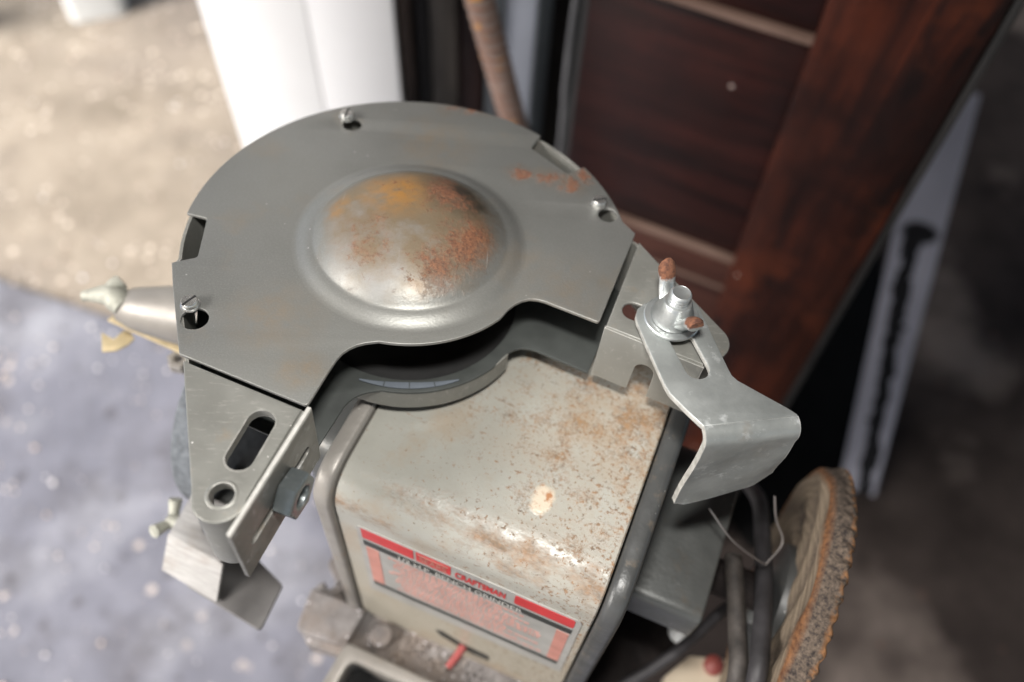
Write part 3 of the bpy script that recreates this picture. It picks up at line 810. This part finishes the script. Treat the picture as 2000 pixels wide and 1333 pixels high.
strip('black_rule', .030, .970, .815, .865, M_PRINTBLACK)
def text(name, body, x, y, h, mat, width=None, off=.0008, bold=0.0, shear=0.0):
    cu = bpy.data.curves.new('tmp', 'FONT'); cu.body = body; cu.size = 1; cu.offset = bold; cu.shear = shear
    ob = bpy.data.objects.new('tmp', cu); COL.objects.link(ob)
    me = bpy.data.meshes.new_from_object(ob.evaluated_get(bpy.context.evaluated_depsgraph_get()))
    bm = bmesh.new(); bm.from_mesh(me); bpy.data.objects.remove(ob); bpy.data.curves.remove(cu); bpy.data.meshes.remove(me)
    xs = [v.co.x for v in bm.verts]; ys = [v.co.y for v in bm.verts]
    sx = (width * LW / (max(xs) - min(xs))) if width else h * LH / (max(ys) - min(ys)); sy = h * LH / (max(ys) - min(ys))
    for v in bm.verts: v.co = Vector((x * LW + (v.co.x - min(xs)) * sx, (1 - y) * LH + (v.co.y - min(ys)) * sy, 0))
    xf(bm, LF(off)); return mfin(bm, name, mat, lab, smooth=False)
text('brand_lettering', 'CRAFTSMAN', .452, .132, .085, M_RED, .225, bold=.03)
text('logo_lettering', 'SEARS', .292, .116, .066, M_PINK, .122, .0009, .01)
strip('logo_line', .285, .422, .034, .040, M_PINK, .0009)
text('title_lettering', '1/2 H.P. BENCH GRINDER', .19, .234, .056, M_EDGE, .57, .0009, .015)
# body print: unreadable rows of tiny red letters
bm = bmesh.new(); rnd = random.Random(3)
for r in range(13):
    y0 = .285 + r * .0390; x = .12 + rnd.uniform(0, .06) + .012 * (r % 3); xe = .88 - rnd.uniform(0, .22)
    while x < xe:
        w = rnd.uniform(.006, .030); b2 = sheet_bm(rect(x, x + w, y0, y0 + .0150), [], 0, .0002, 0); join(bm, b2); x += w + rnd.uniform(.004, .010)
xf(bm, LF(.0006)); o = mfin(bm, 'small_print', M_PINK, lab, smooth=False); o['kind'] = 'stuff'
# --- switch slot and lever
bm = fsheet([(0, 0)] and rounded([(.035, -.024), (.038, -.0310), (.050, -.0365), (.066, -.0385), (.0655, -.0300), (.050, -.0285), (.039, -.022)], .001), .0002, .0003)
mfin(bm, 'switch_slot', M_BLACK, smooth=False)
lv = tube_bm([Vector(p) for p in ((0, 0, -.002), (-.0015, -.001, .006), (-.0035, -.002, .0125))], .0024, 10, lambda u: .0024 - .0006 * u)
xf(lv, LF(.0) @ Matrix.Translation((.0515, -.0325, 0))); mfin(lv, 'switch_lever', M_LEVER)
# --- base casting
base_poly = [(-.010, .070), (-.0125, .0760), (-.0235, .0795), (-.0240, .0860), (-.0190, .0895), (-.0140, .0925), (-.0150, .0975), (-.0185, .0985), (-.0205, .0945), (-.0235, .0985), (-.0240, .104), (-.0210, .121), (-.0130, .129), (.010, .126), (.120, .126), (.128, .095), (.128, -.02), (-.005, -.03)]
bm = hull_prism([tuple(m(s, t, 0).xy) for s, t in base_poly], .716, .7335, .003, 2)
base = mfin(bm, 'base', M_DUST)
bm = hull_prism([tuple(m(q[0], q[1], 0).xy) for q in [(-.0235, .1020), (-.0205, .1235), (-.0175, .1258), (.0090, .1228), (.0098, .1010)]], .728, .7405, .0040, 4)
mfin(bm, 'foot_pad', M_DUST, base)
bm = hull_prism([tuple(m(q[0], q[1], 0).xy) for q in [(.1285, .110), (.150, .092), (.172, .056), (.181, .049), (.183, -.02), (.1285, -.02)]], .716, .7325, .002, 2)
mfin(bm, 'base_end', M_SHADE, base)  # rest of the base, with the bell's shade put into its black
# dirt lying on the base
bm = bmesh.new()
for i in range(330):
    s = random.uniform(-.016, .004); t = random.uniform(.084, .100)
    if i > 60: s = random.uniform(.0, .10); t = random.uniform(.103, .120)
    b2 = bmesh.new(); r = random.uniform(.0005, .0013); bmesh.ops.create_icosphere(b2, subdivisions=1, radius=r)
    for v in b2.verts: v.co *= random.uniform(.7, 1.25)
    xf(b2, Matrix.Translation(m(s, t, .7338 + r * .2))); join(bm, b2)
o = mfin(bm, 'dirt', M_DUST, base); o['kind'] = 'stuff'
bm = lathe_bm([(0, 0), (.0062, 0), (.0062, .0045), (.0050, .0058), (0, .0060)], 24); xf(bm, Matrix.Translation(m(.0235, .1095, .7335))); mfin(bm, 'base_bolt', M_DUST)
# water tray
tb = bmesh.new()
tp = [(.008, .1200), (.130, .1200), (.130, .215), (.002, .215)]
ti = [(.0150, .1275), (.123, .1275), (.123, .208), (.0105, .208)]
bm = sheet_bm(rounded([tuple(m(s, t, 0).xy) for s, t in tp], .004), [rounded([tuple(m(s, t, 0).xy) for s, t in ti], .006)], .7415, .022, .0015)
tray = mfin(bm, 'water_tray', M_BASE)
bm = hull_prism([tuple(m(s, t, 0).xy) for s, t in [(.010, .122), (.128, .122), (.128, .213), (.005, .213)]], .706, .7195); mfin(bm, 'tray_bottom', M_BLACK, tray, smooth=False)
# pedestal down to the floor
bm = hull_prism([tuple(m(s, t, 0).xy) for s, t in [(.02, .0), (.10, .0), (.10, .08), (.02, .08)]], .012, .716, .004); mfin(bm, 'pedestal', M_BELL)
bm = hull_prism([tuple(m(s, t, 0).xy) for s, t in [(-.06, -.08), (.18, -.08), (.18, .16), (-.06, .16)]], .0, .0125, .003); mfin(bm, 'foot_plate', M_BELL)

# --- left grinding wheel and its guard
bm = lathe_bm([(0, 0), (.0655, 0), (.067, .0015), (.067, .0185), (.0655, .020), (0, .020)], 72)
mfin(along(bm, -.0890), 'grinding_wheel', M_STONE)
bm = lathe_bm([(.0, 0), (.022, 0), (.022, .003), (.010, .005), (0, .005)], 36); mfin(along(bm, -.0665), 'wheel_flange', M_BELL)
# eye shield arm at the left, above the wheel
arm_poly = [(-.1410, .0430), (-.1210, .0220), (-.0790, .0050), (-.0790, .0460), (-.1370, .0468)]
bm = tube_bm([m(-.1425 + .0635 * i / 10, .0420 - .0200 * i / 10, .8620 - .004 * i / 10) for i in range(11)], .01, 28, lambda u: (.0070 if u < .05 else .0092) + .0125 * u)
bmesh.ops.bevel(bm, geom=[e for e in bm.edges if len(e.link_faces) == 2 and e.calc_face_angle(0) > rad(60)], offset=.0012, segments=2, profile=.5, affect='EDGES')
arm = mfin(bm, 'shield_arm', M_BASE); arm['label'] = 'dusty grey arm at the left with a wing screw'
# link that carries the arm on the wheel end
bm = hull_prism([tuple(m(s, t, 0).xy) for s, t in [(-.100, .012), (-.080, .012), (-.080, .05), (-.100, .05)]], .80, .8485, .002); mfin(bm, 'arm_bracket', M_CAPL, arm)
bm = hull_prism([tuple(m(s, t, 0).xy) for s, t in [(-.1550, .0445), (-.1530, .0380), (-.078, .0380), (-.078, .0470)]], .8445, .8462, .0004); mfin(bm, 'shield_plate', M_YELLOW, arm)
bl = tube_bm(catmull([m(-.138, .042, .866), m(-.1430, .0410, .868), m(-.1465, .0415, .869), m(-.1520, .0440, .869), m(-.1575, .0465, .868)], 4), .005, 12, lambda u: .0062 + .0010 * math.sin(u * 5) - .0026 * u)
mfin(tube_bm(catmull([m(-.1440, .0410, .868), m(-.1455, .0370, .870), m(-.1440, .0330, .871)], 4), .0040, 10, lambda u: .0052 - .0014 * u), 'wing', M_YELLOW2, arm, 50)
mfin(bl, 'wing_screw', M_YELLOW2, arm, 50)
bm = hull_prism([tuple(m(q[0], q[1], 0).xy) for q in [(-.1555, .0505), (-.1480, .0510), (-.1465, .0440), (-.1430, .0440), (-.1395, .0462), (-.1400, .0505), (-.1430, .0560), (-.1485, .0595)]], .8408, .8418, .0002)
for v in bm.verts: v.co.z += (v.co.x + .205) * -.10
mfin(bm, 'curled_clip', M_YELLOW, arm)
bm = hexnut(None, .0062, .007, .002); xf(bm, Matrix.Translation(m(-.1110, .0480, .8370))); mfin(bm, 'nut', M_CAPL, arm, 28)

# --- left tool rest
RZ = .8110
rp = [(-.0800, .0960), (-.0785, .1200), (-.0470, .1225), (-.0530, .0960)]
bm = sheet_bm(rounded([tuple(m(s, t, 0).xy) for s, t in rp], .003), [slotpts(tuple(m(-.062, .1090, 0).xy), tuple(m(-.0505, .1125, 0).xy), .0036)], RZ, .0016, .0005)
rest = mfin(bm, 'tool_rest', M_ALU); rest['label'] = 'brushed aluminium tool rest beside the left wheel'
bm = bmesh.new()
q = [m(-.0786, .1197, RZ), m(-.0468, .1222, RZ), m(-.0452, .1365, RZ - .0150), m(-.0780, .1335, RZ - .0150)]
dq = (m(0, -.0012, -.0012) - m(0, 0, 0))
va = [bm.verts.new(p) for p in q]; vb_ = [bm.verts.new(p + dq) for p in q]
bm.faces.new(va); bm.faces.new(vb_[::-1])
for i in range(4): bm.faces.new((va[i], va[(i + 1) % 4], vb_[(i + 1) % 4], vb_[i]))
mfin(bm, 'rest_front', M_ALU, rest)
bm = hull_prism([tuple(m(s, t, 0).xy) for s, t in rounded([(-.068, .1005), (-.064, .1350), (-.020, .1395), (-.0215, .1165), (-.046, .108)], .002)], RZ - .0195, RZ - .0170, .0004); mfin(bm, 'rest_table', M_TABLE, rest)
bm = hull_prism([tuple(m(s, t, 0).xy) for s, t in [(-.076, .075), (-.056, .075), (-.054, .10), (-.076, .10)]], RZ - .016, RZ - .002, .001); mfin(bm, 'rest_arm', M_BELL, rest)
wb = tube_bm([m(-.079, .112, RZ - .008), m(-.086, .112, RZ - .008)], .0042, 14)
for sg in (-1, 1):
    join(wb, tube_bm([m(-.084, .112, RZ - .008), m(-.0860, .112 + sg * .005, RZ - .006), m(-.0870, .112 + sg * .0090, RZ - .003)], .003, 10, lambda u: .0022 + .0012 * u))
mfin(wb, 'wing_nut', M_YELLOW2, rest, 50)

# --- buffing wheel at the right
SB, RBF = .2000, .0715
def rf(r, z, a):
    k = abs(math.sin(a * 28.5)) * 2 - 1.2; w = .0016 * mnoise.noise(Vector((math.cos(a) * 3, math.sin(a) * 3, z * 90)))
    if r > .066: return r + w * 1.4 + (.0011 * k if z > .0080 else .0), z + (.0009 * math.sin(a * 57 + 1.5) if z > .0080 else 0)
    return r, z + .0011 * math.sin(a * 9 + r * 260) * min(1, r / .05) + .0008 * mnoise.noise(Vector((math.cos(a) * 2, math.sin(a) * 2, r * 60)))
bp = [(.010, .002)] + [(.018 + i * .0038, .0015 + (.0004 if i % 2 else -.0004)) for i in range(11)] + [(.0625, .0008), (.0660, .0000), (.0685, .0004), (.0700, .0016), (.0707, .0032), (.0712, .0050), (.0716, .0068), (.0719, .0084), (.0722, .0098), (.0718, .0112), (.0700, .0120), (.060, .0118), (.01, .0118)]
bf = lathe_bm(bp, 456, rf)
bfw = finish(bf, 'buffing_wheel', M_BUFF, grinder, True, 60)
bfw.matrix_local = zframe(m(SB, ST, .802), Vector((math.cos(-.02), math.sin(-.02), 0)), (0, 1, 0)); bfw['label'] = 'worn stitched cloth buffing wheel with a ragged rusty brown rim'
bm = lathe_bm([(.0, -.005), (.020, -.004), (.0290, -.0012), (.0298, .0025)], 48); o = finish(bm, 'flange', M_CAP, bfw, True, 40)
bm = lathe_bm([(0, -.0125), (.0070, -.0125), (.0078, -.0115), (.0078, -.004), (.0, -.004)], 6); finish(bm, 'nut', M_NUT, bfw, True, 25)
bm = lathe_bm([(0, .012), (.0098, .012), (.0098, .0265), (.0085, .028), (0, .028)], 24); finish(bm, 'shaft_end', rustmat('dark_rust', (.012, .006, .005), (.03, .013, .010)), bfw, True, 40)
bm = lathe_bm([(.0, -.0065), (.0125, -.0065), (.0135, -.0058), (.0135, -.0035)], 36); finish(bm, 'washer', M_BRIGHT, bfw, True, 40)

# ------------------------------------------------------------------ cords, wire and small things at the right
def mw(s, t, z): return mA * s + mF * t + Vector((0, 0, z))
def thing(bm, name, mat, label, cat, ang=40, group=None, smooth=True):
    return tag(finish(bm, name, mat, None, smooth, ang), label, cat, group)
thing(tube_bm(catmull([mw(.1735, .0285, .8285), mw(.1772, .042, .8305), mw(.1830, .062, .8320), mw(.1880, .082, .8305), mw(.193, .110, .80), mw(.198, .14, .70)]), .0042, 14), 'power_cord', M_CABLE2,
      'dusty black cord hanging closest to the motor beside the buffing wheel', 'cord', 40, 'cords beside the buffing wheel')
thing(tube_bm(catmull([mw(.182, -.040, .770), mw(.1850, -.018, .797), mw(.1880, .008, .812), mw(.1905, .035, .826), mw(.1925, .062, .836), mw(.1945, .085, .836), mw(.199, .12, .80), mw(.205, .15, .70)]), .0042, 14), 'power_cord', M_CABLE,
      'smooth black cord resting against the face of the buffing wheel', 'cord', 40, 'cords beside the buffing wheel')
thing(tube_bm(catmull([mw(.150, .085, .735), mw(.163, .070, .742), mw(.176, .052, .752), mw(.188, .030, .752), mw(.20, .01, .74), mw(.22, -.04, .66)]), .0032, 12), 'power_cord', M_CABLE,
      'thin dark cord crossing below the end of the motor', 'cord', 40, 'cords beside the buffing wheel')
thing(tube_bm(catmull([mw(.1513, .0307, .872), mw(.1643, .0352, .862), mw(.1759, .0338, .850), mw(.1857, .0302, .838), mw(.1872, .0286, .838), mw(.1905, .0188, .842), mw(.1837, .0133, .850), mw(.1781, .0089, .862)], 6), .00045, 8), 'tie_wire', M_WIRE,
      'thin bent wire sticking up by the cords', 'wire')
thing(hull_prism([tuple(mw(s, t, 0).xy) for s, t in rounded([(.178, .085), (.1755, .062), (.1845, .047), (.206, .040), (.210, .095)], .003)], .700, .714, .0015), 'beige_box', M_BEIGE, 'beige plastic box at the bottom edge beside the cords', 'box')
bm = lathe_bm([(0, 0), (.006, 0), (.0072, .002), (.0066, .006), (.0035, .009), (0, .0098)], 20); xf(bm, Matrix.Translation(mw(.1735, .0425, .7337)))
thing(bm, 'white_stopper', M_WHITEP, 'small white plastic stopper below the motor end', 'stopper')
bm = lathe_bm([(0, 0), (.0055, 0), (.0055, .004), (.004, .0055), (0, .006)], 20); xf(bm, Matrix.Translation(mw(.1985, .047, .714)))
thing(bm, 'red_button', simple('dark_red_plastic', (.22, .05, .04), .5), 'dark red round button on the beige box', 'button')

# ------------------------------------------------------------------ behind: white post, planks, channel, rod, bar
def vprism(poly, z0, z1, name, mat, label, cat, bev=.002, group=None): return thing(hull_prism(poly, z0, z1, bev, 2), name, mat, label, cat, 40, group)
post = empty('white_post', Matrix.Translation((-.15, .50, 0)))
tag(post, 'glossy white post standing behind the guard at the left', 'post')
finish(hull_prism([(.0135, -.060), (.091, -.048), (.080, .10), (.0135, .10)], 0, 2.0, .002), 'front_board', M_WHITE, post)
finish(hull_prism([(-.092, -.038), (.0127, -.060), (.0127, .10), (-.08, .10)], 0, 2.0, .002), 'side_board', M_WHITE_DIM, post)
M_PL = [wood('dark_plank_a', (.016, .011, .009), (.050, .036, .030), (.03, .022, .019)), wood('dark_plank_b', (.004, .004, .004), (.012, .010, .010), (.008, .007, .007)),
        wood('dark_plank_c', (.018, .016, .014), (.060, .052, .046), (.03, .027, .024)), wood('dark_plank_d', (.012, .006, .006), (.034, .018, .015), (.02, .010, .010))]
PLK = [(-.060, -.046, .470, 0, 'brown plank edge next to the white post'), (-.045, -.029, .486, 1, 'black plank second from the white post'),
       (-.028, -.002, .478, 2, 'grey brown weathered plank between two darker planks'), (-.001, .024, .490, 3, 'dark red brown plank left of the rusty bar')]
for x0, x1, y, k, lb in PLK:
    vprism([(x0, y), (x1, y), (x1, y + .03), (x0, y + .03)], .0, 2.1, 'dark_plank', M_PL[k], lb, 'plank', .0015, 'planks standing behind the guard')
M_CHAN_LIT = simple('channel_metal_lit', (.30, .32, .37), .45, .1, .12, 12); M_CHAN_SHADE = simple('channel_metal_shaded', (.055, .062, .068), .5, .1, .2, 12)  # one channel metal; its lit and shaded faces are painted as two tones
ch = empty('metal_channel', Matrix.Translation((.05, .47, 0)))
tag(ch, 'blue grey metal channel standing behind the rusty bar', 'channel')
finish(hull_prism([(-.022, -.012), (-.006, -.012), (-.006, .012), (-.022, .012)], 0, 2.0, .001), 'side_flange', M_CHAN_SHADE, ch)
finish(hull_prism([(-.0055, -.006), (.0240, -.006), (.0240, -.002), (-.0055, -.002)], 0, 2.0, .001), 'web', M_CHAN_LIT, ch)
finish(hull_prism([(.0245, -.020), (.0390, -.012), (.0400, .012), (.0245, .012)], 0, 2.0, .001), 'side_flange', M_CHAN_SHADE, ch)
thing(tube_bm(catmull([Vector((.1010, .375, 1.5)), Vector((.1000, .375, .9)), Vector((.099, .372, .72)), Vector((.1015, .370, .60)), Vector((.099, .37, .0))], 6), .0032, 10), 'thin_rod', simple('grey_rod', (.10, .10, .105), .5, .3), 'thin grey rod standing beside the dark door', 'rod')
vprism([(.110, .385), (.150, .375), (.150, .42), (.110, .42)], 0, 2.1, 'black_post', simple('black_paint', (.006, .006, .006), .7), 'black post at the left edge of the wooden door', 'post')
vprism([(-.20, .64), (.40, .64), (.40, .67), (-.20, .67)], 0, 2.2, 'dark_board', M_PL[1], 'wide black board closing the gap behind the planks', 'board')
# ribbed reinforcing bar leaning
b0 = Vector((.0215, .302, .842)); b1 = Vector((.0515, .300, .728)); dv = (b0 - b1).normalized()
top = b0 + dv * .35; low = b1 - dv * .78
t_low = b1 - dv * (b1.z / dv.z); t_low.z = .002
LENB = (top - t_low).length; nseg = int(LENB / .0018)
def rbr(u):
    ph = (u * LENB / .0088) % 1.0
    return .0104 + (.0007 if ph < .32 else 0)
pts = [t_low.lerp(top, i / nseg) for i in range(nseg + 1)]
def rebar_mat():
    t = NT('rusty_ribbed_bar')
    c = t.mix(t.map(t.noise(40, 5, .6), .3, .7), (.13, .092, .077), (.22, .165, .14))
    X = t.sep()
    # rust gathered along the ribs' flanks
    ph = t.math('FRACT', t.mul(X[2], 1 / (.0088 * dv.z)))
    rib = t.mul(t.map(ph, .30, .45), t.map(ph, .70, .5))
    c = t.mix(t.mul(rib, t.map(t.noise(55, 4, .7), .30, .5)), c, (.16, .055, .022))
    c = t.mix(t.mul(t.map(t.noise(75, 4), .62, .68), .9), c, (.40, .19, .045))
    return t.done(c, .85, 0, t.bump(t.noise(300, 4), .4, .001))
thing(tube_bm(pts, .0104, 16, rbr), 'reinforcing_bar', rebar_mat(), 'rusty ribbed steel bar leaning behind the guard', 'bar', 50)

# ------------------------------------------------------------------ panelled door standing at the right
DD = Vector((math.cos(rad(-25)), math.sin(rad(-25)), 0)); DN = Vector((DD.y, -DD.x, 0)); DO = Vector((.13, .30, 0))
door = empty('wooden_door', frame(DO, DD, -DN, Vector((0, 0, 1))))
tag(door, 'dark mahogany panelled door leaning upright behind the grinder', 'door')
def dboard(name, poly, z0, z1, mat, bev=.002): # poly in (w, depth away from the viewer)
    return finish(hull_prism(poly, z0, z1, bev, 2), name, mat, door, True, 40)
TOPD = 2.05
# stile: slightly slanting edges
bm = bmesh.new()
def quadbar(w0b, w1b, w0t, w1t, z0, z1, y0, y1):
    bm = bmesh.new(); co = [(w0b, y0, z0), (w1b, y0, z0), (w1b, y1, z0), (w0b, y1, z0), (w0t, y0, z1), (w1t, y0, z1), (w1t, y1, z1), (w0t, y1, z1)]
    v = [bm.verts.new(c) for c in co]
    for f in ((0, 1, 5, 4), (1, 2, 6, 5), (2, 3, 7, 6), (3, 0, 4, 7), (4, 5, 6, 7), (3, 2, 1, 0)): bm.faces.new([v[i] for i in f])
    bmesh.ops.recalc_face_normals(bm, faces=bm.faces)
    bmesh.ops.bevel(bm, geom=list(bm.edges), offset=.002, segments=2, profile=.5, affect='EDGES'); return bm
finish(quadbar(.165, .262, .165 - .0447 * TOPD, .262 - .044 * TOPD, 0, TOPD, -.004, .034), 'stile', M_STILE, door, True, 40)
finish(quadbar(.2632, .2700, .2632 - .044 * TOPD, .2700 - .0447 * TOPD, 0, TOPD, -.002, .036), 'door_edge', M_DARKEDGE, door, True, 40)
def across(name, z0, z1, y0, y1, mat, bev=.0015): finish(box_bm(-.035, .170, y0, y1, z0, z1, bev, 2), name, mat, door, True, 40)
across('panel', .853, TOPD, .012, .028, M_PANEL); across('moulding', .847, .8525, .006, .026, M_MOULD, .002)
across('panel', .6190, .8465, .012, .028, M_PANEL); across('moulding', .6120, .6185, .006, .026, M_MOULD, .003)
across('rail', .579, .6115, .006, .028, M_RAIL); across('moulding', .5745, .5785, .005, .026, M_MOULD, .003)
across('panel', .0, .5740, .012, .028, M_RAIL)
# board leaning behind the door's edge, with a black run of tar
bl0 = Vector((.600, .285, .004)); bl1 = Vector((.647, .250, .004)); tl = Vector((.672, .74, .40)); tr = Vector((.742, .735, .40))
ub = ((bl1 - bl0)).normalized(); vb = (((tl + tr) - (bl0 + bl1)) / 2); LB = vb.length; vb.normalize(); ub = (ub - vb * ub.dot(vb)).normalized(); nb = ub.cross(vb)
if nb.z < 0: nb = -nb
def lean_mat():
    t = NT('grey_board_with_tar'); X = t.sep()
    c = t.mix(t.map(t.noise(8, 4), .3, .7), (.20, .20, .23), (.27, .27, .31))
    wob = t.add(t.mul(t.math('SUBTRACT', t.noise(24, 5, .7), .5), .040), t.mul(X[1], .028))
    d = t.math('ABSOLUTE', t.add(t.math('SUBTRACT', X[0], .036), wob))
    run = t.mul(t.map(d, .0115, .0100), t.map(X[1], .415, .405))
    tw = t.warp(30, .02)
    bar = t.blob((.034, .410, 0), .030, .25, tw, (1., 1.5, 0))
    c = t.mix(t.mx(run, bar), c, (.008, .008, .009))
    return t.done(c, .8, 0, None, .1)
bm = bmesh.new()
for z in (0, -.018):
    pass
co = [(0, 0), (.054, 0), (.072, LB), (-.004, LB)]
bm = hull_prism(co, -.018, 0, .002)
lb = finish(bm, 'leaning_board', lean_mat()); lb.matrix_world = frame(bl0, ub, vb, nb) if ub.cross(vb).dot(nb) > 0 else frame(bl0, ub, vb, -nb)
tag(lb, 'grey board with a black tar run leaning beside the door', 'board')
# black sheet added on the floor for the shade in the gap
vprism([(.780, .81), (.52, .49), (.40, .26), (.44, .18), (.600, .240), (.604, .290), (.768, .68)], 0.004, .012, 'shade_sheet', simple('gap_shade_black', (.004, .004, .004), .9, spec=.05), 'black sheet added for the floor shade between door and leaning board', 'sheet')

# ------------------------------------------------------------------ white plastic stools' feet on the far concrete
def leg(x, y, sx, sy, rz, lb):
    bm = bmesh.new(); rws = []
    for z, k in ((0, 1.0), (.02, 1.0), (.5, .8)):
        pl = rounded([(-sx, -sy), (sx, -sy), (sx, sy), (-sx, sy)], .022, 4)
        rws.append([bm.verts.new((a * k, b * k, z)) for a, b in pl])
    n = len(rws[0])
    for A_, B_ in zip(rws, rws[1:]):
        for k in range(n): bm.faces.new((A_[k], A_[(k + 1) % n], B_[(k + 1) % n], B_[k]))
    bm.faces.new(rws[0][::-1]); bm.faces.new(rws[-1])
    xf(bm, Matrix.Translation((x, y, -.02)) @ Matrix.Rotation(rz, 4, 'Z'))
    thing(bm, 'plastic_stand', M_WHITEP, lb, 'stand', 40, 'white plastic stands on the concrete')
leg(-.866, 1.440, .062, .045, rad(20), 'foot of a white plastic stand on the concrete near the top edge')
leg(-1.200, 1.330, .050, .045, rad(10), 'foot of a white plastic stand cut off by the left edge')
